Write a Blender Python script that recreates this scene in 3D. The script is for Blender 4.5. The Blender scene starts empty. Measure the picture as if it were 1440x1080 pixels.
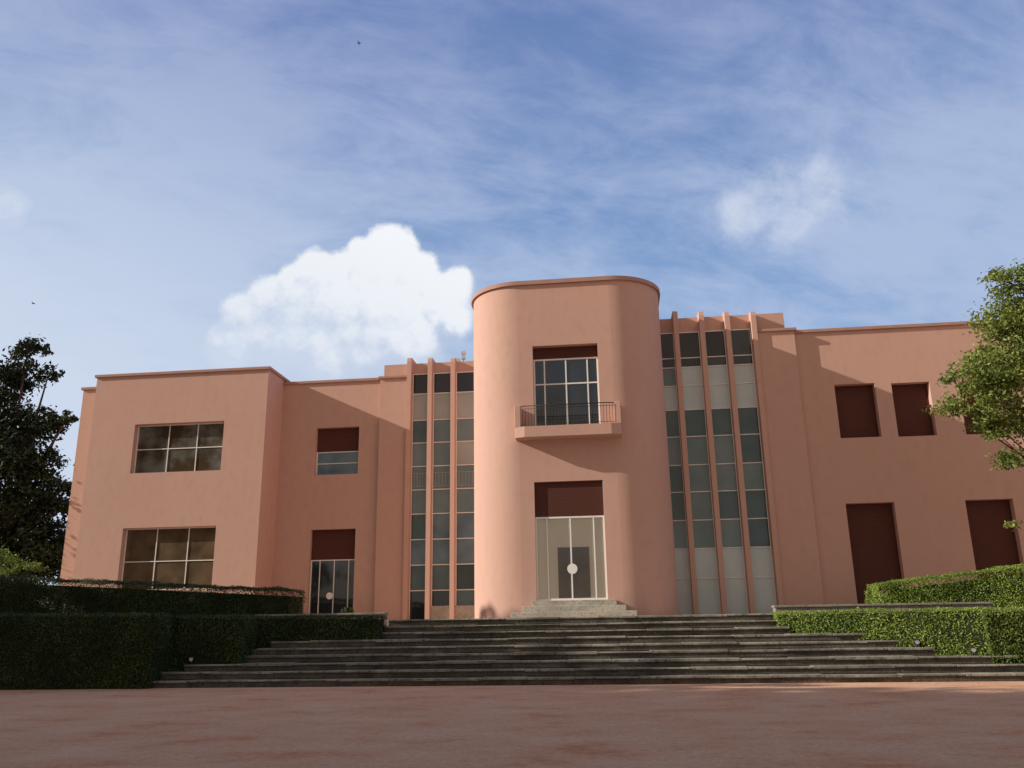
import bpy, math, random
import numpy as np
from mathutils import Vector, Matrix, noise
random.seed(7); rng = np.random.default_rng(7)
scene = bpy.context.scene; COL = scene.collection
R = math.radians
# ------------------------------------------------------------------ camera
F = 1200.0; YAW, PITCH, ROLL = R(6.5), R(15.8), R(0.9)
CAM = Vector((0, 0, 1.6))
f0 = Vector((-math.sin(YAW), math.cos(YAW), 0)); r0 = Vector((math.cos(YAW), math.sin(YAW), 0))
FW = f0*math.cos(PITCH) + Vector((0, 0, math.sin(PITCH)))
U0 = -f0*math.sin(PITCH) + Vector((0, 0, math.cos(PITCH)))
RT = r0*math.cos(ROLL) - U0*math.sin(ROLL)
UP = U0*math.cos(ROLL) + r0*math.sin(ROLL)
def ray(px, py): return FW + RT*((px-720)/F) - UP*((py-540)/F)
def P(px, py, Y):
    d = ray(px, py); return CAM + d*(Y/d.y)
cd = bpy.data.cameras.new('camera'); cam = bpy.data.objects.new('camera', cd); COL.objects.link(cam)
cd.sensor_width = 36; cd.lens = 36*F/1440; cd.clip_end = 5000; cd.clip_start = .05
m3 = Matrix((RT, UP, -FW)).transposed(); cam.matrix_world = Matrix.Translation(CAM) @ m3.to_4x4()
scene.camera = cam
# ------------------------------------------------------------------ materials
def mat(name): 
    m = bpy.data.materials.new(name); m.use_nodes = True
    nt = m.node_tree; return m, nt, nt.nodes['Principled BSDF']
def noisy(name, c1, c2, scale=2.0, rough=.85, bump=.0, bscale=60, stretch=(1,1,1), detail=5, c3=None, spec=.3, lo=.35, hi=.65):
    m, nt, b = mat(name); N, L = nt.nodes, nt.links
    tc = N.new('ShaderNodeTexCoord'); mp = N.new('ShaderNodeMapping'); mp.inputs['Scale'].default_value = stretch
    L.new(tc.outputs['Object'], mp.inputs['Vector'])
    n = N.new('ShaderNodeTexNoise'); n.inputs['Scale'].default_value = scale; n.inputs['Detail'].default_value = detail; n.inputs['Roughness'].default_value = .6
    L.new(mp.outputs[0], n.inputs['Vector'])
    cr = N.new('ShaderNodeValToRGB'); cr.color_ramp.elements[0].position = lo; cr.color_ramp.elements[1].position = hi
    cr.color_ramp.elements[0].color = (*c1, 1); cr.color_ramp.elements[1].color = (*c2, 1)
    L.new(n.outputs['Fac'], cr.inputs[0]); out = cr.outputs[0]
    if c3:
        n2 = N.new('ShaderNodeTexNoise'); n2.inputs['Scale'].default_value = scale*9; n2.inputs['Detail'].default_value = 4
        L.new(mp.outputs[0], n2.inputs['Vector'])
        r2 = N.new('ShaderNodeValToRGB'); r2.color_ramp.elements[0].position = .5; r2.color_ramp.elements[1].position = .72
        L.new(n2.outputs['Fac'], r2.inputs[0])
        mx = N.new('ShaderNodeMix'); mx.data_type = 'RGBA'; L.new(r2.outputs[0], mx.inputs[0]); L.new(out, mx.inputs[6]); mx.inputs[7].default_value = (*c3, 1); out = mx.outputs[2]
    L.new(out, b.inputs['Base Color']); b.inputs['Roughness'].default_value = rough
    b.inputs['Specular IOR Level'].default_value = spec
    if bump:
        n3 = N.new('ShaderNodeTexNoise'); n3.inputs['Scale'].default_value = bscale; n3.inputs['Detail'].default_value = 3; L.new(tc.outputs['Object'], n3.inputs['Vector'])
        bp = N.new('ShaderNodeBump'); bp.inputs['Strength'].default_value = bump; bp.inputs['Distance'].default_value = .03
        L.new(n3.outputs['Fac'], bp.inputs['Height']); L.new(bp.outputs[0], b.inputs['Normal'])
    return m
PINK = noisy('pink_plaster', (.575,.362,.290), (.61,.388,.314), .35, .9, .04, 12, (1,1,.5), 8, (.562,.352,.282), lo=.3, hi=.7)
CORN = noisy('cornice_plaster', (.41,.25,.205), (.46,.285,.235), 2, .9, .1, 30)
WHITE = noisy('white_paint', (.84,.84,.81), (.88,.88,.85), 5, .5)
IRON = noisy('dark_iron', (.02,.02,.02), (.035,.03,.03), 8, .5)
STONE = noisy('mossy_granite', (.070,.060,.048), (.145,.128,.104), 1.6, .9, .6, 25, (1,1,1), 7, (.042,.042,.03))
STONEN = noisy('pale_step_edge', (.15,.135,.108), (.37,.34,.285), .9, .85, .5, 30, c3=(.09,.09,.06))  # lighter tone for the slabs along each step's top edge
STONEL = noisy('pale_stone', (.38,.35,.30), (.52,.48,.41), 1.3, .85, .4, 30, c3=(.26,.24,.18))
COPING = noisy('weathered_coping', (.24,.22,.17), (.36,.33,.27), 1.3, .9, .4, 30, c3=(.13,.13,.09))
TERR = noisy('terrace_gravel', (.40,.27,.20), (.48,.34,.26), 2, .95, .4, 40)
CREAM = noisy('cream_wall', (.95,.90,.76), (.97,.93,.80), 1, .9)
INDOOR = noisy('inner_doorway', (.24,.24,.22), (.32,.31,.28), .8, .9)
RAILW = noisy('grey_baluster', (.30,.31,.29), (.36,.37,.34), 4, .5)
BARK = noisy('bark', (.05,.035,.025), (.12,.09,.065), 6, .95, .7, 20, (1,1,.3))
FEATHER = noisy('dark_feathers', (.02,.02,.022), (.05,.05,.055), 20, .7)
METAL = noisy('grey_metal', (.45,.45,.46), (.6,.6,.6), 6, .4)
SHUT, nt, b = mat('shutter'); N, L = nt.nodes, nt.links
tc = N.new('ShaderNodeTexCoord'); w = N.new('ShaderNodeTexWave'); w.bands_direction = 'Z'; w.inputs['Scale'].default_value = 4.5; w.inputs['Distortion'].default_value = .1
L.new(tc.outputs['Object'], w.inputs['Vector']); cr = N.new('ShaderNodeValToRGB')
cr.color_ramp.elements[0].color = (.072,.025,.018, 1); cr.color_ramp.elements[1].color = (.105,.038,.028, 1); cr.color_ramp.elements[0].position = .05; cr.color_ramp.elements[1].position = .4
L.new(w.outputs['Fac'], cr.inputs[0]); L.new(cr.outputs[0], b.inputs['Base Color']); b.inputs['Roughness'].default_value = .7; b.inputs['Specular IOR Level'].default_value = .2
bp = N.new('ShaderNodeBump'); bp.inputs['Distance'].default_value = .01; bp.inputs['Strength'].default_value = .4; L.new(w.outputs['Fac'], bp.inputs['Height']); L.new(bp.outputs[0], b.inputs['Normal'])
def pane(name, c1, c2, ior=1.6, scale=.5, rough=.05, lo=.35, hi=.65, detail=2):
    m = noisy(name, c1, c2, scale, rough, spec=.5, lo=lo, hi=hi, detail=detail); b = m.node_tree.nodes['Principled BSDF']
    b.inputs['IOR'].default_value = ior
    return m
GL_DARK = pane('dark_glass', (.010,.014,.016), (.026,.034,.038), ior=1.75)
GL_BROWN = pane('brown_reflection_glass', (.07,.048,.028), (.17,.125,.08), scale=.9, ior=1.7, lo=.3, hi=.7, detail=4)  # vague brown reflections put into the pane colour
GL_SKY = pane('painted_sky_reflection', (.07,.05,.03), (.18,.185,.175), scale=.6, ior=1.8, lo=.42, hi=.62, detail=4)  # blotches of reflected sky painted into the pane's base colour
GL_TEAL = pane('teal_reflection_glass', (.050,.095,.110), (.085,.14,.152), scale=.5, ior=1.6)  # teal stands in for reflected sky, coloured into the glass
GL_TEAL2 = pane('blue_grey_reflection_glass', (.13,.20,.215), (.19,.26,.27), scale=.5)  # blue of the sky's reflection coloured into the glass
GL_PALE = pane('frosted_pane', (.52,.63,.65), (.62,.72,.73), rough=.15, scale=.5)  # pale panes, some blue mixed into the tint for sky reflection
GL_WARM = pane('pale_grey_pane', (.34,.36,.34), (.44,.46,.43), rough=.12, scale=.5)
GL_BLUE = pane('sky_blue_reflection_glass', (.08,.135,.18), (.15,.22,.27), scale=.6, ior=1.6)  # sky reflection given as base colour
GL_PURP = pane('shaded_pane', (.02,.016,.024), (.035,.028,.036))
PANES = [GL_PURP, GL_PALE, GL_DARK, GL_TEAL, GL_TEAL2, GL_WARM, GL_BLUE]
GLASS, nt, b = mat('clear_glass'); N, L = nt.nodes, nt.links
tr = N.new('ShaderNodeBsdfTransparent'); gl = N.new('ShaderNodeBsdfGlossy'); gl.inputs['Roughness'].default_value = .02
fr = N.new('ShaderNodeFresnel'); fr.inputs['IOR'].default_value = 1.45; mx = N.new('ShaderNodeMixShader')
L.new(fr.outputs[0], mx.inputs[0]); L.new(tr.outputs[0], mx.inputs[1]); L.new(gl.outputs[0], mx.inputs[2]); L.new(mx.outputs[0], N['Material Output'].inputs['Surface'])
tr.inputs[0].default_value = (.99,.99,.98,1)
def leafmat(name, c1, c2, c3, trans=0):
    m, nt, b = mat(name); N, L = nt.nodes, nt.links
    g = N.new('ShaderNodeNewGeometry'); cr = N.new('ShaderNodeValToRGB'); e = cr.color_ramp.elements
    e[0].color = (*c1, 1); e[1].color = (*c3, 1); e[1].position = 1; x = e.new(.6); x.color = (*c2, 1)
    tc = N.new('ShaderNodeTexCoord'); n = N.new('ShaderNodeTexNoise'); n.inputs['Scale'].default_value = .9; n.inputs['Detail'].default_value = 1
    L.new(tc.outputs['Object'], n.inputs['Vector'])
    ad = N.new('ShaderNodeMath'); ad.operation = 'MULTIPLY_ADD'; ad.inputs[1].default_value = 1.2; ad.inputs[2].default_value = -.35; L.new(n.outputs['Fac'], ad.inputs[0])
    a2 = N.new('ShaderNodeMath'); a2.operation = 'MULTIPLY_ADD'; a2.inputs[1].default_value = .65; L.new(g.outputs['Random Per Island'], a2.inputs[0]); L.new(ad.outputs[0], a2.inputs[2])
    L.new(a2.outputs[0], cr.inputs[0]); L.new(cr.outputs[0], b.inputs['Base Color']); b.inputs['Roughness'].default_value = .5; b.inputs['Specular IOR Level'].default_value = .3
    if trans:
        tl = N.new('ShaderNodeBsdfTranslucent'); L.new(cr.outputs[0], tl.inputs[0]); ms = N.new('ShaderNodeMixShader'); ms.inputs[0].default_value = trans
        L.new(b.outputs[0], ms.inputs[1]); L.new(tl.outputs[0], ms.inputs[2]); L.new(ms.outputs[0], N['Material Output'].inputs['Surface'])
    return m
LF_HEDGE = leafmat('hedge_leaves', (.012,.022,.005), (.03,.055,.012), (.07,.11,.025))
LF_MID = leafmat('mid_green_hedge_leaves', (.05,.085,.014), (.15,.22,.038), (.28,.37,.085), .2)  # right corner hedge's weaker light put into colour; also the shrub's green
LF_LIT = leafmat('sunlit_tone_hedge_leaves', (.08,.13,.02), (.24,.34,.055), (.42,.52,.12), .25)  # lighter copy of the hedge leaves, sunlight on the right put into colour
LF_DARK = leafmat('dark_leaves', (.009,.016,.005), (.024,.040,.012), (.055,.078,.025))
LF_OLIVE = leafmat('olive_leaves', (.07,.11,.02), (.18,.235,.05), (.37,.42,.11), .3)
CORE = noisy('hedge_core', (.008,.014,.004), (.02,.03,.01), 5, .95)
# ------------------------------------------------------------------ mesh helpers
class MB:
    def __init__(s): s.v, s.f, s.m, s.s = [], [], [], []
    def face(s, pts, mi=0, sm=False):
        n = len(s.v); s.v += [tuple(p) for p in pts]; s.f.append(tuple(range(n, n+len(pts)))); s.m.append(mi); s.s.append(sm)
    def box(s, x0, x1, y0, y1, z0, z1, mi=0):
        n = len(s.v); s.v += [(x0,y0,z0),(x1,y0,z0),(x1,y1,z0),(x0,y1,z0),(x0,y0,z1),(x1,y0,z1),(x1,y1,z1),(x0,y1,z1)]
        for q in ((0,1,5,4),(1,2,6,5),(2,3,7,6),(3,0,4,7),(4,5,6,7),(3,2,1,0)): s.f.append(tuple(n+i for i in q)); s.m.append(mi); s.s.append(False)
    def prism(s, poly, z0, z1, mi=0, smooth=False):
        k = len(poly); n = len(s.v)
        s.v += [(x,y,z0) for x,y in poly] + [(x,y,z1) for x,y in poly]
        for i in range(k):
            j = (i+1) % k; s.f.append((n+i, n+j, n+k+j, n+k+i)); s.m.append(mi); s.s.append(smooth)
        s.face([(x,y,z1) for x,y in poly], mi); s.face([(x,y,z0) for x,y in reversed(poly)], mi)
    def strip(s, pts, z0, z1, mi=0):
        n = len(s.v); k = len(pts); s.v += [(x,y,z0) for x,y in pts] + [(x,y,z1) for x,y in pts]
        for i in range(k-1): s.f.append((n+i, n+i+1, n+k+i+1, n+k+i)); s.m.append(mi); s.s.append(True)
    def tube(s, a, b, ra, rb, n=8, mi=0):
        a, b = Vector(a), Vector(b); d = (b-a).normalized(); u = d.orthogonal().normalized(); w = d.cross(u); k = len(s.v)
        for c, r in ((a, ra), (b, rb)):
            for i in range(n):
                t = 2*math.pi*i/n; s.v.append(tuple(c + (u*math.cos(t) + w*math.sin(t))*r))
        for i in range(n):
            j = (i+1) % n; s.f.append((k+i, k+j, k+n+j, k+n+i)); s.m.append(mi); s.s.append(True)
        s.f.append(tuple(k+i for i in reversed(range(n)))); s.m.append(mi); s.s.append(False)
        s.f.append(tuple(k+n+i for i in range(n))); s.m.append(mi); s.s.append(False)
    def wall(s, x0, x1, z0, z1, Y, holes, rev, mi=0):
        xs = sorted(set([x0, x1] + [c for h in holes for c in h[:2]])); zs = sorted(set([z0, z1] + [c for h in holes for c in h[2:]]))
        xs = [x for x in xs if x0 <= x <= x1]; zs = [z for z in zs if z0 <= z <= z1]
        for a, b in zip(xs, xs[1:]):
            for c, d in zip(zs, zs[1:]):
                mx_, mz = (a+b)/2, (c+d)/2
                if any(h[0] < mx_ < h[1] and h[2] < mz < h[3] for h in holes): continue
                s.face([(a,Y,c),(b,Y,c),(b,Y,d),(a,Y,d)], mi)
        for h in holes:
            a, b, c, d = h; Z = Y + rev
            s.face([(a,Y,c),(a,Y,d),(a,Z,d),(a,Z,c)], mi); s.face([(b,Y,c),(b,Z,c),(b,Z,d),(b,Y,d)], mi)
            s.face([(a,Y,d),(b,Y,d),(b,Z,d),(a,Z,d)], mi); s.face([(a,Y,c),(a,Z,c),(b,Z,c),(b,Y,c)], mi)
    def shell(s, x0, x1, y0, y1, z0, z1, holes=(), rev=.35):
        s.wall(x0, x1, z0, z1, y0, list(holes), rev)
        s.face([(x0,y0,z0),(x0,y0,z1),(x0,y1,z1),(x0,y1,z0)]); s.face([(x1,y0,z0),(x1,y1,z0),(x1,y1,z1),(x1,y0,z1)])
        s.face([(x0,y0,z1),(x1,y0,z1),(x1,y1,z1),(x0,y1,z1)]); s.face([(x0,y1,z0),(x0,y1,z1),(x1,y1,z1),(x1,y1,z0)])
    def build(s, name, mats, parent=None, bevel=0):
        off = root_off.get(parent.name, Vector()) if parent else Vector()
        me = bpy.data.meshes.new(name); me.from_pydata([(x-off.x, y-off.y, z-off.z) for x,y,z in s.v], [], s.f)
        for m in (mats if isinstance(mats, (list, tuple)) else [mats]): me.materials.append(m)
        me.polygons.foreach_set('material_index', s.m); me.polygons.foreach_set('use_smooth', s.s); me.update()
        o = bpy.data.objects.new(name, me); COL.objects.link(o)
        if parent: o.parent = parent; root_off[o.name] = off
        if bevel:
            bv = o.modifiers.new('bevel', 'BEVEL'); bv.width = bevel; bv.segments = 2; bv.limit_method = 'ANGLE'
        return o
root_off = {}
def thing(name, loc, label, cat, group=None):
    o = bpy.data.objects.new(name, None); COL.objects.link(o); o.location = loc; o.empty_display_size = .2
    root_off[o.name] = Vector(loc); o['label'] = label; o['category'] = cat
    if group: o['group'] = group
    return o
def tag(o, label, cat, group=None):
    o['label'] = label; o['category'] = cat
    if group: o['group'] = group
    return o
def leaves(pts, nrm, size, spread=.8, aspect=.45):
    n = len(pts); d = nrm + rng.normal(0, spread, (n, 3)); d /= np.linalg.norm(d, axis=1)[:, None] + 1e-9
    a = rng.normal(0, 1, (n, 3)); t = np.cross(d, a); t /= np.linalg.norm(t, axis=1)[:, None] + 1e-9; b_ = np.cross(d, t)
    s = (size*rng.uniform(.6, 1.3, n))[:, None]
    return np.stack([pts - t*s, pts + b_*s*aspect + d*s*.12, pts + t*s, pts - b_*s*aspect + d*s*.12], 1).reshape(-1, 3)
def leafobj(name, q, matl, extra, parent=None):
    off = root_off.get(parent.name, Vector()) if parent else Vector()
    nv = len(q); ev = np.array(extra.v).reshape(-1, 3) if extra else np.zeros((0, 3))
    V = np.concatenate([q, ev]) - np.array(off)
    faces = np.arange(nv).reshape(-1, 4).tolist() + ([tuple(i+nv for i in f) for f in extra.f] if extra else [])
    me = bpy.data.meshes.new(name); me.from_pydata(V.tolist(), [], faces)
    me.materials.append(matl); me.materials.append(CORE)
    me.polygons.foreach_set('material_index', [0]*(nv//4) + ([1]*len(extra.f) if extra else [])); me.update()
    o = bpy.data.objects.new(name, me); COL.objects.link(o)
    if parent: o.parent = parent
    return o
# ------------------------------------------------------------------ ground
zT = 1.85
g = MB(); g.face([(-1500,-1500,0),(1500,-1500,0),(1500,1500,0),(-1500,1500,0)])
GR, nt, b = mat('red_gravel'); N, L = nt.nodes, nt.links
tc = N.new('ShaderNodeTexCoord'); mp = N.new('ShaderNodeMapping'); mp.inputs['Scale'].default_value = (.8, 1.0, 1); L.new(tc.outputs['Object'], mp.inputs[0])
n1 = N.new('ShaderNodeTexNoise'); n1.inputs['Scale'].default_value = .7; n1.inputs['Detail'].default_value = 8; n1.inputs['Roughness'].default_value = .7; L.new(mp.outputs[0], n1.inputs[0])
cr = N.new('ShaderNodeValToRGB'); e = cr.color_ramp.elements; e[0].position = .33; e[0].color = (.68,.33,.185,1); e[1].position = .68; e[1].color = (.85,.57,.39,1); x = e.new(.45); x.color = (.79,.46,.29,1)
L.new(n1.outputs[0], cr.inputs[0])
n2 = N.new('ShaderNodeTexNoise'); n2.inputs['Scale'].default_value = 9; n2.inputs['Detail'].default_value = 9; n2.inputs['Roughness'].default_value = 1.0; L.new(tc.outputs['Object'], n2.inputs[0])
r2 = N.new('ShaderNodeMapRange'); r2.inputs[1].default_value = .3; r2.inputs[2].default_value = .7; r2.inputs[3].default_value = .42; r2.inputs[4].default_value = 1.35; L.new(n2.outputs[0], r2.inputs[0])
vm = N.new('ShaderNodeVectorMath'); vm.operation = 'SCALE'; L.new(cr.outputs[0], vm.inputs[0]); L.new(r2.outputs[0], vm.inputs['Scale']); L.new(vm.outputs[0], b.inputs['Base Color'])
b.inputs['Roughness'].default_value = .95; b.inputs['Specular IOR Level'].default_value = .05
n3 = N.new('ShaderNodeTexNoise'); n3.inputs['Scale'].default_value = 20; n3.inputs['Detail'].default_value = 7; n3.inputs['Roughness'].default_value = .8; L.new(tc.outputs['Object'], n3.inputs[0])
bp = N.new('ShaderNodeBump'); bp.inputs['Strength'].default_value = 1; bp.inputs['Distance'].default_value = .04; L.new(n3.outputs[0], bp.inputs['Height']); L.new(bp.outputs[0], b.inputs['Normal'])
o = g.build('ground', GR); o['kind'] = 'structure'
# ------------------------------------------------------------------ staircase
NS = 9; rise = zT/NS; Y1 = 24.9; tread = .42
lp = [205,230,264,345,362,382,530,538,546]; rp = [1600,1500,1425,1310,1290,1270,1110,1100,1090]
sy = [Y1 + tread*i + (.3 if i >= 3 else 0) + (.35 if i >= 6 else 0) for i in range(NS)]
st = thing('stone_staircase', (0, Y1, 0), 'wide mossy stone staircase rising from the red gravel to the pink villa', 'staircase')
Yend = sy[-1] + 1.2
for i in range(NS):
    z1 = rise*(i+1); xl = P(lp[i], 870, sy[i]).x; xr = P(rp[i], 870, sy[i]).x; s_ = MB()
    x = xl; yb = Yend - .012*i
    while x < xr - .05:
        x2 = min(xr, x + random.uniform(1.1, 2.3)); j = random.uniform(-.03, .02); th = random.uniform(.05,.08)
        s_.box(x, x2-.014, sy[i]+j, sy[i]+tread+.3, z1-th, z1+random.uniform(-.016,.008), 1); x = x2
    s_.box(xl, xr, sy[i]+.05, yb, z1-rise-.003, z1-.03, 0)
    s_.build('step', [STONE, STONEN], st, .016)
Yt0 = sy[-1] + .3
t = MB(); t.box(-70, 60, Yt0+.35, 90, 0.002, zT-.004); o = t.build('terrace', TERR); o['kind'] = 'structure'
# ------------------------------------------------------------------ villa planes
Yt = 34.0; rr = 2.2; YR = 38.0; YL = 42.5; YB = YL-2.1
XL = P(666, 640, Yt+rr-.3).x; XR = P(940, 640, Yt+rr-.1).x; XC = (XL+XR)/2
villa = thing('pink_villa', (XC, Yt, zT), 'large pink art deco villa with rounded central tower and tall glazed bays', 'building')
def rect(x0, y0, x1, y1, Y):
    a = P(x0, y0, Y); c = P(x1, y1, Y); return (a.x, c.x, c.z, a.z)
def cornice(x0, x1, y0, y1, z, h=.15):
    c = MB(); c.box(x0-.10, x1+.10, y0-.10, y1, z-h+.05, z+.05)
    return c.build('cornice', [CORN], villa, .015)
def window(h, Y, vb, hb, panemat, shutter=0, fw=.06, name='window', label=None):
    x0, x1, z0, z1 = h; zt = z1 - shutter; w_ = MB(); openw = shutter < (z1-z0)-.05
    if openw:
        w_.box(x0+.002, x0+fw, Y-.03, Y+.05, z0+.002, zt); w_.box(x1-fw, x1-.002, Y-.03, Y+.05, z0+.002, zt)
        w_.box(x0+fw, x1-fw, Y-.03, Y+.05, zt-fw, zt-.002); w_.box(x0+fw, x1-fw, Y-.03, Y+.05, z0+.003, z0+fw)
        for f in vb: c = x0+(x1-x0)*f; w_.box(c-fw*.4, c+fw*.4, Y-.022, Y+.04, z0+fw, zt-fw)
        for f in hb: c = z0+(zt-z0)*f; w_.box(x0+fw, x1-fw, Y-.027, Y+.045, c-fw*.4, c+fw*.4)
    else:
        A = [(x0+.002,z0+.002),(x1-.002,z0+.002),(x1-.002,z1-.002),(x0+.002,z1-.002)]; B = [(x0+fw,z0+fw),(x1-fw,z0+fw),(x1-fw,z1-fw),(x0+fw,z1-fw)]
        w_.v = [(x,Y-.07,z) for x,z in A] + [(x,Y-.07,z) for x,z in B] + [(x,Y-.01,z) for x,z in B]
        for i in range(4):
            j = (i+1)%4; w_.f += [(i,j,4+j,4+i),(4+i,4+j,8+j,8+i)]; w_.m += [0,0]; w_.s += [False,False]
    wo = w_.build(name, WHITE if openw else SHUT, villa)
    if label: wo['label'] = label
    if openw:
        p = MB(); p.face([(x0,Y+.012,z0),(x1,Y+.012,z0),(x1,Y+.012,zt),(x0,Y+.012,zt)]); p.build('pane', panemat, wo)
    if shutter:
        s_ = MB(); s_.box(x0+.01, x1-.01, Y-.035, Y+.04, zt+.001, z1-.004); s_.build('shutter', SHUT, wo)
    return wo
bx0 = P(137, 531, YB).x; bx1 = P(378, 521, YB).x; bz = P(258, 523, YB).z
w1 = rect(190, 597, 310, 661, YB); w2 = rect(173, 743, 297, 828, YB)
m = MB(); m.shell(bx0, bx1, YB, YL+9, zT-.1, bz, [w1, w2], .45); m.build('wing', PINK, villa); cornice(bx0, bx1, YB, YL+9, bz)
window(w1, YB+.36, [.36,.68], [.5], GL_SKY, fw=.05); window(w2, YB+.36, [.34,.68], [.46], GL_BROWN, fw=.05)
sx0 = P(118, 546, YB+1.6).x; sz = P(127, 546, YB+1.6).z
m = MB(); m.shell(sx0, bx0+.3, YB+1.6, YL+8.5, zT-.1, sz); m.build('side_wing', PINK, villa); cornice(sx0, bx0-.12, YB+1.6, YL+8.5, sz)
px0 = P(535, 600, YL).x; rz = P(465, 536, YL).z
h1 = rect(445, 602, 503, 666, YL); h2 = rect(437, 745, 496, 862, YL); h2 = (h2[0], h2[1], zT+.05, h2[3])
m = MB(); m.shell(bx1-.3, px0+.2, YL, YL+7, zT-.1, rz, [h1, h2], .4); m.build('wall', PINK, villa); cornice(bx1+.12, px0-.12, YL, YL+7, rz)
window(h1, YL+.3, [], [.5], GL_BLUE, (h1[3]-h1[2])*.5, .045); d_ = window(h2, YL+.3, [.2,.52,.84], [], GL_DARK, (h2[3]-h2[2])*.33, .05, name='door')
def disc(c, r, parent, Y):
    k = MB(); k.tube((c.x, Y-.09, c.z), (c.x, Y-.06, c.z), r, r, 20); k.tube((c.x, Y-.07, c.z), (c.x, Y-.02, c.z), r*.3, r*.3, 8); k.build('handle', WHITE, parent)
disc(P(464, 838, YL+.3), .17, d_, YL+.3)
Yp = YL-.25; gx0 = P(577, 640, Yp).x; pz = P(555, 530, Yp).z
m = MB(); m.shell(px0, gx0, Yp, YL+6.5, zT-.1, pz); m.build('pier', PINK, villa); cornice(px0, gx0-.12, Yp, YL+6.5, pz, .13)
def strip(rows, colp, Yg, xs, mats, rail=None):
    for k, (x0, x1) in enumerate(xs):
        w_ = MB(); p = MB(); zs = [P(colp, y, Yg).z for y in rows]; zs[-1] = zT+.03
        for z in zs: w_.box(x0, x1, Yg-.045, Yg+.03, z-.022, z+.022)
        w_.box(x0, x0+.03, Yg-.04, Yg+.03, zs[-1], zs[0]); w_.box(x1-.03, x1, Yg-.04, Yg+.03, zs[-1], zs[0])
        for i in range(len(zs)-1): p.face([(x0,Yg,zs[i+1]),(x1,Yg,zs[i+1]),(x1,Yg,zs[i]),(x0,Yg,zs[i])], mats[k % len(mats)][i])
        wo = w_.build('tall_window', WHITE, villa); p.build('pane', PANES, wo)
        if rail:
            za, zb = P(colp, rail[0], Yg).z, P(colp, rail[1], Yg).z; r_ = MB()
            r_.box(x0+.03, x1-.03, Yg-.02, Yg-.004, za-.04, za); r_.box(x0+.03, x1-.03, Yg-.02, Yg-.004, zb, zb+.04)
            n = max(3, int((x1-x0)/.17))
            for i in range(n): x = x0+.06+(x1-x0-.12)*(i+.5)/n; r_.box(x-.02, x+.02, Yg-.017, Yg-.006, zb+.04, za-.04)
            r_.build('balustrade', RAILW, wo)
FWD = .11
def fins(pxs, pyt, Yf, Yg, w=FWD*2):
    out = []
    for px in pxs:
        c = P(px, pyt, Yf).x; zt = P(px, pyt, Yf).z; f = MB()
        poly = [(Yf, zT), (Yf, zt-.25), (Yf+.05, zt-.06), (Yf+.16, zt), (Yg+.8, zt), (Yg+.8, zT)]
        k = len(poly); A = [(c-w/2, y, z) for y, z in poly]; B = [(c+w/2, y, z) for y, z in poly]
        f.face(A[::-1]); f.face(B)
        for i in range(k): j = (i+1) % k; f.face([A[i], A[j], B[j], B[i]])
        f.build('fin', PINK, villa); out.append(c)
    return out
YgL = YL+.12; fl = fins([575.5, 604.5, 636.5], 502, Yp-.15, YgL)
bays = [(fl[0]+FWD, fl[1]-FWD), (fl[1]+FWD, fl[2]-FWD), (fl[2]+FWD, XL+.02)]
strip([525,553,590,622,655,688,722,758,794,830,868], 620, YgL, bays, [[0,5,3,4,4,4,3,6,3,2],[0,5,4,4,4,4,6,6,3,2],[0,5,4,5,4,4,6,6,2,3]], (664,684))
ztop = P(620, 525, YgL).z; za = P(600, 511, YgL+.1).z; xa = P(541, 511, YgL+.1).x
m = MB(); m.box(xa, XL+.3, YgL+.06, YL+6, ztop, za); m.box(gx0-.05, XL+.3, YgL+.06, YgL+.5, zT, ztop); m.build('attic', PINK, villa)
m = MB(); m.box(fl[1]+FWD+.01, XL-.02, YgL-.25, YgL-.06, zT, P(620, 852, YgL-.3).z); m.build('plinth', STONEL, villa)
zroofL = za
YgR = YR+.12; Ypr = YR-.25
fr_ = fins([949, 985.5, 1021.5, 1058.5], 436, Ypr-.15, YgR); gx1 = fr_[3]
bays = [(XR-.02, fr_[0]-FWD)] + [(fr_[i]+FWD, fr_[i+1]-FWD) for i in range(3)]
strip([466,502,515,541,575,613,653,691,731,771,813,862], 1000, YgR, bays, [[0,0,4,1,3,4,3,3,4,1,1],[0,0,1,1,3,4,4,4,4,1,1],[0,2,1,1,3,4,4,3,4,1,1],[2,2,1,1,3,3,4,3,3,1,1]])
ztop = P(1000, 466, YgR).z; za = P(1085, 441, YgR+.1).z; xa = P(1101, 441, YgR+.1).x
m = MB(); m.box(XR-.3, xa, YgR+.06, YR+6, ztop, za); m.box(XR-.3, gx1+.2, YgR+.06, YgR+.5, zT, ztop); m.build('attic', PINK, villa)
pr1 = P(1117, 470, Ypr).x; pz = P(1090, 464, Ypr).z
m = MB(); m.shell(gx1+.1, pr1, Ypr, YR+6.5, zT-.1, pz); m.build('pier', PINK, villa); cornice(gx1+.22, pr1, Ypr, YR+6.5, pz, .13)
wz = P(1240, 460, YR).z; XE = 27
W = [rect(1173,541,1240,614,YR), rect(1253,539,1318,612,YR), rect(1347,537,1412,609,YR), rect(1189,708,1277,850,YR), rect(1357,703,1450,850,YR)]
W = [(a,b_,c if i < 3 else zT+.05,d) for i,(a,b_,c,d) in enumerate(W)]
m = MB(); m.shell(pr1-.3, XE, YR, YR+10, zT-.1, wz, W, .45); m.build('wing', PINK, villa); cornice(pr1+.12, XE, YR, YR+10, wz)
for i, h in enumerate(W): window(h, YR+.40, [], [], GL_DARK, h[3]-h[2], name='window' if i < 3 else 'door')
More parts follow.
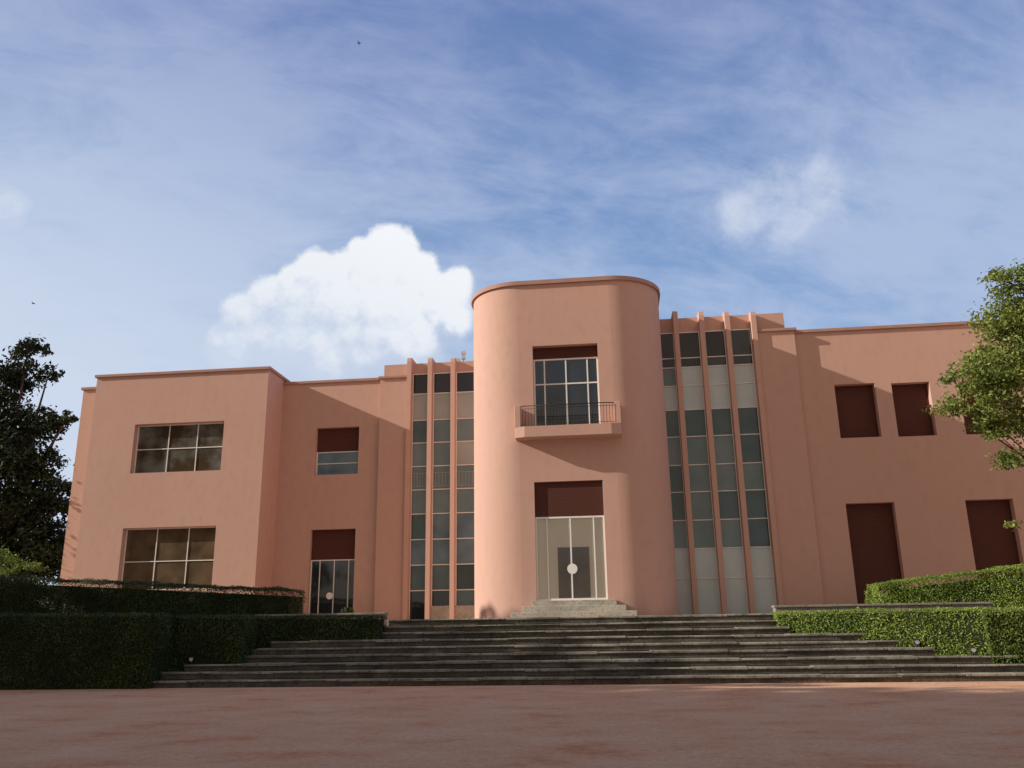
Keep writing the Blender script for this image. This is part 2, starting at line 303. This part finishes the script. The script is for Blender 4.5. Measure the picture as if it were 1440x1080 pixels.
def outline(off, n=20, yb=YL+4):
    pts = [(XL-off, yb)]
    for i in range(n+1):
        t_ = math.pi + (math.pi/2)*i/n; pts.append((XL+rr+(rr+off)*math.cos(t_), Yt+rr+(rr+off)*math.sin(t_)))
    q = [(XR-rr+(rr+off)*math.cos(1.5*math.pi+math.pi/2*i/n), Yt+rr+(rr+off)*math.sin(1.5*math.pi+math.pi/2*i/n)) for i in range(n+1)]
    return pts + q + [(XR+off, yb)]
tz = P(800, 391, Yt-.1).z
u = rect(748.5, 487, 845, 600, Yt); l_ = rect(751, 678, 855, 843, Yt)
o1 = outline(0); m = MB(); m.strip(o1[:22], zT-.1, tz-.1); m.strip(o1[22:], zT-.1, tz-.1)
m.wall(XL+rr, XR-rr, zT-.1, tz-.1, Yt, [u, l_], .4); m.face([(x,y,tz-.1) for x,y in o1]); m.build('tower', PINK, villa)
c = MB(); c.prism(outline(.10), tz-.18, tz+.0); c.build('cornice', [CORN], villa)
window(u, Yt+.33, [.17,.5,.83], [.64], GL_DARK, (u[3]-u[2])*.14, .07)
dw = window(l_, Yt+.16, [.17,.505,.84], [], GLASS, (l_[3]-l_[2])*.30, .075, name='door')
disc(P(805, 800, Yt+.16), .2, dw, Yt+.16)
rm = MB(); Yv = Yt+.225; rm.box(l_[0]+.01, l_[1]-.01, Yv, Yv+.1, l_[2]-.1, l_[3]-.01)
a = P(784, 770, Yv); b2 = P(831, 838, Yv); rm.box(a.x, b2.x, Yv-.012, Yv-.003, l_[2], a.z, 1); rm.build('vestibule', [CREAM, INDOOR], villa)
# balcony
yf_ = Yt-.72; ye = Yt-.58
xl = P(724, 600, ye).x; xr = P(874, 600, ye).x; zs = P(800, 597, yf_).z; zb = P(800, 612, yf_).z; zr = P(800, 567, yf_).z
poly = [(xl,Yt+.02),(xl,ye),(xl+.4,yf_),(xr-.4,yf_),(xr,ye),(xr,Yt+.02)]
m = MB(); m.prism(poly, zb, zs)
m.box(xl-.005, xl+.24, ye-.03, Yt+.01, zs-.003, zr+.02); m.box(xr-.24, xr+.005, ye-.03, Yt+.01, zs-.003, zr+.02)
bo = m.build('balcony', PINK, villa, .02)
m = MB(); path = [(xl+.2,ye+.02),(xl+.44,yf_+.06),(xr-.44,yf_+.06),(xr-.2,ye+.02)]
for (a, b2) in zip(path, path[1:]):
    for z in (zr-.02, zs+.08, zs+(zr-zs)*.84): r_ = .018 if z > zr-.1 else .009; m.tube((*a,z),(*b2,z), r_, r_, 6)
    n_ = max(2, int(math.dist(a,b2)/.12))
    for i in range(n_+1): x = a[0]+(b2[0]-a[0])*i/n_; y = a[1]+(b2[1]-a[1])*i/n_; m.tube((x,y,zs),(x,y,zr-.02), .0085, .0085, 5)
m.build('railing', IRON, bo)
# entrance steps
es = thing('entrance_steps', (XC, Yt-1, zT), 'short pale stone steps below the tall glass door of the round tower', 'steps')
zd = l_[2]; n_ = 3
for i in range(n_):
    yf = Yt - .45*(n_-i); a = P([718,735,749][i], 860, yf).x; b2 = P([896,881,868][i], 860, yf).x
    s_ = MB(); z1 = zT + (zd-.01-zT)*(i+1)/n_; z0 = zT + (zd-.01-zT)*i/n_
    s_.box(a, b2, yf, Yt-.004*(i+1), z0-.004, z1); s_.build('step', STONEL, es, .015)
# roof device
ya = YgL+.5; q = P(648, 500, ya); rv = MB(); zb_ = zroofL
rv.box(q.x-.35, q.x-.05, ya-.15, ya+.15, zb_, zb_+.3); rv.tube((q.x+.15,ya,zb_),(q.x+.15,ya,zb_+.8), .03,.03); rv.box(q.x+.03,q.x+.27,ya-.06,ya+.06,zb_+.5,zb_+.68); rv.box(q.x+.05,q.x+.25,ya-.08,ya+.08,zb_+.25,zb_+.4); rv.box(q.x-.06,q.x+.3,ya-.1,ya+.1,zb_,zb_+.08)
tag(rv.build('roof_antenna', METAL), 'small grey antenna and vent box on the roof left of the tower', 'antenna')
def lw(x0, x1, Y, z0, z1, lab):
    m = MB(); m.box(x0, x1, Y, Y+.4, z0, z1-.07); m.box(x0-.03, x1+.03, Y-.05, Y+.45, z1-.07, z1); tag(m.build('low_wall', COPING, None, .012), lab, 'wall')
lw(-32, P(541, 862, Yt0+.4).x, Yt0+.4, zT-.01, zT+.25, 'low stone wall along the terrace left of the stairs')
lw(P(1090, 857, Yt0+.4).x, P(1395,850,Yt0+.4).x, Yt0+.4, zT-.01, zT+.25, 'low stone wall along the terrace right of the stairs')
# ------------------------------------------------------------------ hedges
def hedge(A, B, dy, z0, zl, zr, label, dens=420, size=.05, und=.1, mt=LF_HEDGE, rnd=0, stray=.997):
    A, B = Vector((*A,0)), Vector((*B,0)); D = A+Vector((0,dy,0)); C = B+Vector((0,dy,0))
    core = MB(); i_ = .07
    cs = [(A.x+i_,A.y+i_),(B.x-i_,B.y+i_),(C.x-i_,C.y-i_),(D.x+i_,D.y-i_)]; zz = [zl-i_-rnd*.5,zr-i_-rnd*.5,zr-i_-rnd*.5,zl-i_-rnd*.5]
    bt = [(x,y,z0) for x,y in cs]; tp = [(x,y,z) for (x,y),z in zip(cs,zz)]
    for i in range(4): j = (i+1)%4; core.face([bt[i],bt[j],tp[j],tp[i]])
    core.face(tp)
    Q = []
    def side(p, q, zp, zq, nrm):
        Ln = (q-p).length; n = int(Ln*(max(zp,zq)-z0)*dens); u_ = rng.random(n); v_ = rng.random(n)
        x = p.x+(q.x-p.x)*u_; y = p.y+(q.y-p.y)*u_; z = z0 + (zp+(zq-zp)*u_ - z0)*v_
        Q.append((np.stack([x,y,z],1), np.tile(nrm,(n,1))))
    side(A,B,zl,zr,(0,-1,0)); side(B,C,zr,zr,(1,0,0)); side(D,A,zl,zl,(-1,0,0))
    n = int((B-A).length*dy*dens*.8); u_ = rng.random(n); v_ = rng.random(n)
    x = A.x+(B.x-A.x)*u_; y = A.y+(B.y-A.y)*u_+dy*v_; z = zl+(zr-zl)*u_
    Q.append((np.stack([x,y,z],1), np.tile((0,0,1.),(n,1))))
    pts = np.concatenate([a for a,_ in Q]); nr = np.concatenate([b for _,b in Q]).astype(float)
    dsp = np.array([noise.noise(Vector(p)*1.1)*und + noise.noise(Vector(p)*4)*und*.5 for p in pts]) + rng.uniform(-.05,.03,len(pts)) + (rng.random(len(pts)) > stray)*rng.uniform(.03,.12,len(pts))
    pts = pts + nr*dsp[:,None]
    if rnd:
        e = np.minimum(np.abs(pts[:,0]-A.x), np.abs(B.x-pts[:,0])); k = np.clip(1-e/(rnd*1.5),0,1)**2*rnd
        top = (pts[:,2] > z0+(max(zl,zr)-z0)*.6); pts[:,2] -= np.where(top, k, 0)
    o = leafobj('hedge', leaves(pts,nr,size,.65), mt, core); return tag(o, label, 'hedge')
def X(px, Y, py=880): return P(px, py, Y).x
def Z(py, px, Y): return P(px, py, Y).z
y1 = Y1-.25; FINE = dict(dens=850, size=.032)
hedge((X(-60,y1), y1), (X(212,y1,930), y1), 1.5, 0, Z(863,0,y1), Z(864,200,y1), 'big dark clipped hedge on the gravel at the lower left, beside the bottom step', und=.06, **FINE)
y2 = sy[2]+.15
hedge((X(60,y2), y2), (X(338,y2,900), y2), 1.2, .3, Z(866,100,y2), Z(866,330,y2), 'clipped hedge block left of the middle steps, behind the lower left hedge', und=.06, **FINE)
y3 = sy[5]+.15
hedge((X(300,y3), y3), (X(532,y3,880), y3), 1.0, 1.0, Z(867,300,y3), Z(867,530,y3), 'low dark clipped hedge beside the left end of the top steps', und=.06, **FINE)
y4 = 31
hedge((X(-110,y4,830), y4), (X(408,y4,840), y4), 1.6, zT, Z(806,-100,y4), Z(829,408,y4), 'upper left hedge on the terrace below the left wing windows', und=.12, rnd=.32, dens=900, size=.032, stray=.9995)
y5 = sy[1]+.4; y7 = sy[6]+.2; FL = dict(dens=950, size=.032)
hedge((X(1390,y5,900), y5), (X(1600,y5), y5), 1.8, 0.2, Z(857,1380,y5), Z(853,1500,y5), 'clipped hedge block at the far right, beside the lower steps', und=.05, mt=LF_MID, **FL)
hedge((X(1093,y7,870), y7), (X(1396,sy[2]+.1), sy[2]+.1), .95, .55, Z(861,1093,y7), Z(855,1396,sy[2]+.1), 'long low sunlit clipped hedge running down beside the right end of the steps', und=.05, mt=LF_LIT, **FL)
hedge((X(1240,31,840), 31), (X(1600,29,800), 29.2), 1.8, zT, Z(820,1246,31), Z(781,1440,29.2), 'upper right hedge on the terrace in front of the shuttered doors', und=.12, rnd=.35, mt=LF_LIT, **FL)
# ------------------------------------------------------------------ trees
def tree(name, base, blobs, leafn, size, label, lm, trunk_r=.3, cat='tree', clump=.5, group=None):
    base = Vector(base); root = thing(name, base, label, cat, group)
    tr_ = MB(); top = sum((b_[0] for b_ in blobs), Vector())/len(blobs); fork = base + (top-base)*.45; fork.x = base.x*.6+fork.x*.4
    tr_.tube(base-Vector((0,0,.1)), base+(fork-base)*.5, trunk_r*1.25, trunk_r*.9, 10); tr_.tube(base+(fork-base)*.5, fork, trunk_r*.9, trunk_r*.7, 10)
    for c, r in blobs:
        mid = (fork+c)/2 + Vector((random.uniform(-.3,.3), random.uniform(-.3,.3), random.uniform(0,.4)))
        tr_.tube(fork, mid, trunk_r*.42, trunk_r*.22, 6); tr_.tube(mid, c, trunk_r*.22, trunk_r*.08, 6)
        for k in range(6):
            d = Vector(rng.normal(0,1,3)).normalized()*r*.75; tr_.tube(c-d*.1, c+d, trunk_r*.06, .006, 4)
    tr_.build('trunk', BARK, root)
    tot = sum(r**2 for _, r in blobs); pts = []; nr = []
    for c, r in blobs:
        n = int(leafn*r*r/tot); ncl = max(5, int(n/60)); d = rng.normal(0,1,(ncl,3)); d /= np.linalg.norm(d,axis=1)[:,None]
        cc = np.array(c) + d*(r*rng.uniform(.2,1.0,ncl)**.6)[:,None]*np.array((1,1,.9))
        for k in range(ncl):
            m_ = n//ncl; s = r*.16*clump/.5 + .05
            p = cc[k] + rng.normal(0,1,(m_,3))*s*np.array((1.1,1.1,.6)); pts.append(p); v = d[k]*.7+np.array((0,0,.5)); nr.append(np.tile(v,(m_,1)))
    leafobj('crown', leaves(np.concatenate(pts),np.concatenate(nr),size,.9,.5), lm, None, root); return root
def pb(px, py, rp_, Y, jit=.8):
    c = P(px, py, Y); s = (c-CAM).dot(FW)/F; return (c+Vector((0,random.uniform(-jit,jit),0)), rp_*s)
YA = 44
bl = [pb(*a, YA) for a in [(38,498,24),(12,524,30),(60,526,16),(-15,540,40),(-50,610,70),(16,600,42),(48,590,26),(80,598,22),(102,590,10),(26,660,50),(66,652,26),(84,694,28),(106,714,12),(40,730,54),(-50,700,80),(60,775,46),(20,800,48),(-20,790,60)]]
tree('broadleaf_tree', (P(-10,850,YA).x, YA, zT), bl, 52000, .13, 'dark broadleaf tree at the far left beside the pink villa', LF_DARK, .45, clump=.52)
bl = [pb(*a, 37, .3) for a in [(20,794,16),(50,798,12),(-20,790,25),(-60,785,30)]]
tree('shrub', (P(10,850,37).x, 37, zT), bl, 4500, .06, 'pale green shrub below the dark tree at the far left', LF_MID, .08, 'shrub')
YA = 26.5
bl = [pb(*a, YA, .5) for a in [(1422,406,32),(1396,388,13),(1402,462,36),(1434,440,34),(1370,534,34),(1340,568,20),(1338,526,13),(1412,542,44),(1442,585,40),(1400,600,24),(1432,640,20),(1436,500,42),(1374,578,20),(1380,500,18),(1434,735,7),(1500,480,66),(1505,590,50),(1480,400,40)]]
tree('olive_green_tree', (P(1600,850,YA).x, YA, 0), bl, 31000, .064, 'sunlit tree with small olive leaves reaching in at the right edge', LF_OLIVE, .12, clump=.6)
for i, (x, y, h) in enumerate([(-39,21.5,17),(-42,14,20.5),(-37,7,22.5),(-42,.5,23),(-37,-6,23),(-41,-13,23)]):
    bl = []
    for lv in range(4):
        for k in range(3):
            bl.append((Vector((x+random.uniform(-1.5,1.5), y+(k-1)*2.6+random.uniform(-.4,.4), h*(.2+.21*lv))), random.uniform(2.7,3.3)))
    tree('forecourt_tree', (x,y,0), bl, 6600, .64, 'tall dense tree in the row left of the gravel forecourt', LF_DARK, .5, clump=1.2, group='tall trees in the row left of the forecourt')
# ------------------------------------------------------------------ small things
def bird(loc, sz, lab):
    m = MB(); x,y,z = loc
    m.tube((x-sz*.35,y,z),(x,y,z+.01), sz*.02, sz*.09, 6); m.tube((x,y,z+.01),(x+sz*.3,y,z), sz*.09, sz*.03, 6)
    for s in (-1,1): m.face([(x-.08*sz,y,z),(x+.12*sz,y,z),(x+.02*sz,y+s*.3*sz,z+.18*sz),(x-.1*sz,y+s*.3*sz,z+.17*sz)]); m.face([(x+.02*sz,y+s*.3*sz,z+.18*sz),(x-.1*sz,y+s*.3*sz,z+.17*sz),(x-.25*sz,y+s*.65*sz,z+.08*sz)])
    tag(m.build('bird', FEATHER), lab, 'bird')
bird(P(505,61,60), .55, 'tiny dark bird flying high in the sky above the villa'); bird(P(47,427,70), .6, 'tiny bird flying low at the left above the dark tree')
def lamp(px, py, Y, z, lab):
    x = P(px,py,Y).x; root = thing('floodlight', (x,Y,z), lab, 'lamp', None); m = MB(); m.tube((x,Y,z),(x,Y,z+.1),.03,.03); m.box(x-.06,x+.06,Y-.02,Y+.04,z+.08,z+.1); m.build('bracket', IRON, root)
    m = MB(); m.tube((x,Y-.06,z+.15),(x,Y+.08,z+.17),.07,.06,12); h_ = m.build('lamp_head', IRON, root); m = MB(); m.tube((x,Y-.066,z+.15),(x,Y-.06,z+.15),.06,.06,12); m.build('lens', METAL, h_)
lamp(270,928,sy[2]+.08,rise*3,'small floodlight on the third step at the left hedge')
lamp(1240,884,sy[5]+.1,rise*6,'small floodlight by the sunlit hedge, highest up the right side of the stairs')
lamp(1288,896,sy[3]+.15,rise*4,'small floodlight at the right end of the middle steps')
lamp(1368,915,sy[2]+.05,rise*3,'small floodlight on the step just left of the right corner hedge')
pt = thing('potted_shrub', (P(488,860,41).x, 41, zT), 'small round shrub in a pot in front of the left glass door', 'plant')
x = pt.location.x; m = MB(); m.tube((x,41,zT),(x,41,zT+.35),.16,.24,14); m.build('pot', STONEL, pt)
d = rng.normal(0,1,(900,3)); d /= np.linalg.norm(d,axis=1)[:,None]; pp = d*np.array((.33,.33,.22))*rng.uniform(.6,1,(900,1)) + np.array((x,41,zT+.5))
leafobj('foliage', leaves(pp,d,.05), LF_HEDGE, None, pt)
# ------------------------------------------------------------------ light
sv = Vector((4.5, 1.05, -2.1)); sl = bpy.data.lights.new('sun', 'SUN'); sl.energy = 5; sl.angle = R(.5); sl.color = (1, .92, .80)
so = bpy.data.objects.new('sun', sl); COL.objects.link(so); so.rotation_euler = sv.to_track_quat('-Z','Y').to_euler(); so.location = (-30,-10,40)
el = math.atan2(2.1, math.hypot(4.5,1.05)); az = math.atan2(-4.5,-1.05)
w = bpy.data.worlds.new('World'); scene.world = w; w.use_nodes = True; nt = w.node_tree; N, L = nt.nodes, nt.links; bg = N['Background']
S = .15; bg.inputs[1].default_value = S
w.cycles.sampling_method = 'MANUAL'; w.cycles.sample_map_resolution = 512
sky = N.new('ShaderNodeTexSky'); sky.sky_type = 'NISHITA'; sky.sun_disc = False; sky.sun_elevation = el; sky.sun_rotation = az % (2*math.pi); sky.air_density = 1.0; sky.dust_density = .6; sky.ozone_density = 2.0
tc = N.new('ShaderNodeTexCoord'); D = tc.outputs['Generated']
def inp(sock, v):
    if hasattr(v, 'is_output'): L.new(v, sock)
    else: sock.default_value = v
def mth(op, a, b=0.0, c=0.0, clamp=False):
    n = N.new('ShaderNodeMath'); n.operation = op; n.use_clamp = clamp; inp(n.inputs[0], a); inp(n.inputs[1], b); inp(n.inputs[2], c); return n.outputs[0]
def dot(v, u): n = N.new('ShaderNodeVectorMath'); n.operation = 'DOT_PRODUCT'; L.new(v, n.inputs[0]); n.inputs[1].default_value = u; return n.outputs['Value']
def comb(a, b, c=0.0): n = N.new('ShaderNodeCombineXYZ'); inp(n.inputs[0],a); inp(n.inputs[1],b); inp(n.inputs[2],c); return n.outputs[0]
def nz(v, scale, detail=5, rough=.6, dist=0):
    n = N.new('ShaderNodeTexNoise'); n.noise_dimensions = '2D'; L.new(v, n.inputs['Vector']); n.inputs['Scale'].default_value = scale; n.inputs['Detail'].default_value = detail; n.inputs['Roughness'].default_value = rough; n.inputs['Distortion'].default_value = dist; return n.outputs['Fac']
def sstep(x, a, b): n = N.new('ShaderNodeMapRange'); n.interpolation_type = 'SMOOTHSTEP'; inp(n.inputs[0], x); n.inputs[1].default_value = a; n.inputs[2].default_value = b; return n.outputs[0]
def mixc(f, a, b): n = N.new('ShaderNodeMix'); n.data_type = 'RGBA'; inp(n.inputs[0], f); inp(n.inputs[6], a); inp(n.inputs[7], b); return n.outputs[2]
def lin(r, g, b): 
    f = lambda c: ((c/255+.055)/1.055)**2.4/S; return (f(r), f(g), f(b), 1)
base = mixc(.85, sky.outputs[0], mixc(sstep(dot(D,(0,0,1)), .7, .25), lin(104,130,186), lin(118,158,208)))
dz = mth('ADD', mth('MAXIMUM', dot(D,(0,0,1)), 0.0), .35)
cx = mth('DIVIDE', dot(D,(.92,.38,0)), dz); cy = mth('DIVIDE', dot(D,(-.38,.92,0)), dz)
n1 = nz(comb(mth('MULTIPLY',cx,.9), mth('MULTIPLY',cy,1.3)), 1.7, 7, .6, .2)
n2 = nz(comb(mth('MULTIPLY',cx,1.3), mth('MULTIPLY',cy,2.7)), 4.0, 8, .66, .3)
nn = mth('ADD', mth('MULTIPLY', n1, .6), mth('MULTIPLY', n2, .4))
low = mth('MULTIPLY', sstep(dot(D,(0,0,1)), .8, .35), .03)
veil = sstep(mth('ADD', nn, low), .28, .64)
c = mixc(mth('MULTIPLY', veil, .82), base, mixc(sstep(dot(D,(0,0,1)), .75, .4), lin(154,165,205), lin(180,196,226)))
def cloud(col, center, blobs, nscale, amp, a0, a1, amax, lit, shd, off, gain=2.0, cap=.75, shaded=True, rough=.6, sm=.14):
    Fd = ray(*center).normalized(); Rd = Fd.cross(Vector((0,0,1))).normalized(); Ud = Rd.cross(Fd)
    fz = mth('MAXIMUM', dot(D, Fd), .05); u = mth('DIVIDE', dot(D, Rd), fz); v = mth('DIVIDE', dot(D, Ud), fz)
    front = sstep(dot(D, Fd), .5, .6); B = []
    for (bx, by, br) in blobs:
        d = ray(bx, by); k = d.dot(Fd); B.append((d.dot(Rd)/k, d.dot(Ud)/k, br/F))
    def dens(du, dv):
        uu = mth('ADD', u, du); vv = mth('ADD', v, dv); acc = None
        for (a, b_, r) in B:
            q = mth('SUBTRACT', 1.0, mth('DIVIDE', mth('SQRT', mth('ADD', mth('POWER', mth('ABSOLUTE', mth('SUBTRACT', uu, a)), 2.0), mth('POWER', mth('ABSOLUTE', mth('SUBTRACT', vv, b_)), 2.0))), r))
            acc = q if acc is None else mth('SMOOTH_MAX', acc, q, sm)
        f1 = nz(comb(mth('ADD', uu, off), vv), nscale, 7, rough, .1)
        return mth('ADD', mth('MINIMUM', mth('MULTIPLY', mth('MAXIMUM', acc, -1.0), gain), cap), mth('MULTIPLY', mth('SUBTRACT', f1, .5), amp))
    d0 = dens(0.0, 0.0)
    soft = sstep(mth('SUBTRACT', v, mth('MULTIPLY', u, .35)), .03, -.065) if shaded else 0.0
    dd = mth('SUBTRACT', d0, mth('MULTIPLY', soft, .08)) if shaded else d0
    al = mth('MULTIPLY', mth('MULTIPLY', sstep(dd, a0, a1), front), amax)
    if shaded:
        al2 = mth('MULTIPLY', mth('MULTIPLY', sstep(dd, a0-.35, a1+.35), front), amax); n = N.new('ShaderNodeMix'); n.data_type='FLOAT'; inp(n.inputs[0], soft); inp(n.inputs[2], al); inp(n.inputs[3], al2); al = n.outputs[0]
        d1 = dens(.010, .016)
        sh = sstep(mth('ADD', mth('MULTIPLY', mth('SUBTRACT', d0, d1), .95), mth('MULTIPLY', mth('ADD', v, mth('MULTIPLY', u, .4)), 4.2)), -.52, .22); lt = mixc(sh, shd, lit)
    else: lt = lit
    return mixc(al, col, lt)
c = cloud(c, (480,440), [(552,360,46),(520,372,40),(584,386,40),(484,384,36),(446,386,38),(418,402,34),(560,420,72),(500,430,74),(440,430,62),(390,430,44),(352,456,44),(400,468,64),(455,482,68),(520,476,66),(570,466,60),(640,404,32),(622,430,46),(604,410,38),(325,488,38),(640,450,32)], 17, 1.45, -.05, .40, 1.0, lin(246,248,251), lin(188,202,226), 3.4, 1.55, .85, True, .60)
c = cloud(c, (1100,290), [(1088,274,72),(1150,262,62),(1045,300,55),(1110,312,52)], 13, 2.1, .05, 1.55, .82, lin(216,223,239), lin(180,190,215), 5.1, 1.3, .8, False, .64, .3)
c = cloud(c, (20,290), [(10,292,30),(-30,290,50)], 20, 1.6, .1, 1.1, .6, lin(220,226,240), lin(180,190,215), 8.4, 1.3, .8, False)
h1_ = mth('MULTIPLY', sstep(dot(D,(.32,0,.95)), .42, .02), .85)
c = mixc(h1_, c, lin(210,221,238))
# unseen warm cloud bank added behind the camera to set the fill light
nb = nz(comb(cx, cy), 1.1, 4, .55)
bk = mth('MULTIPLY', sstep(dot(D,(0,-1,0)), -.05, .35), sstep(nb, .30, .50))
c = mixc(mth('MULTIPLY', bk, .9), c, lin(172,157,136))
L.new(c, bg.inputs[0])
scene.view_settings.view_transform = 'Standard'; scene.view_settings.look = 'None'; scene.view_settings.exposure = 0
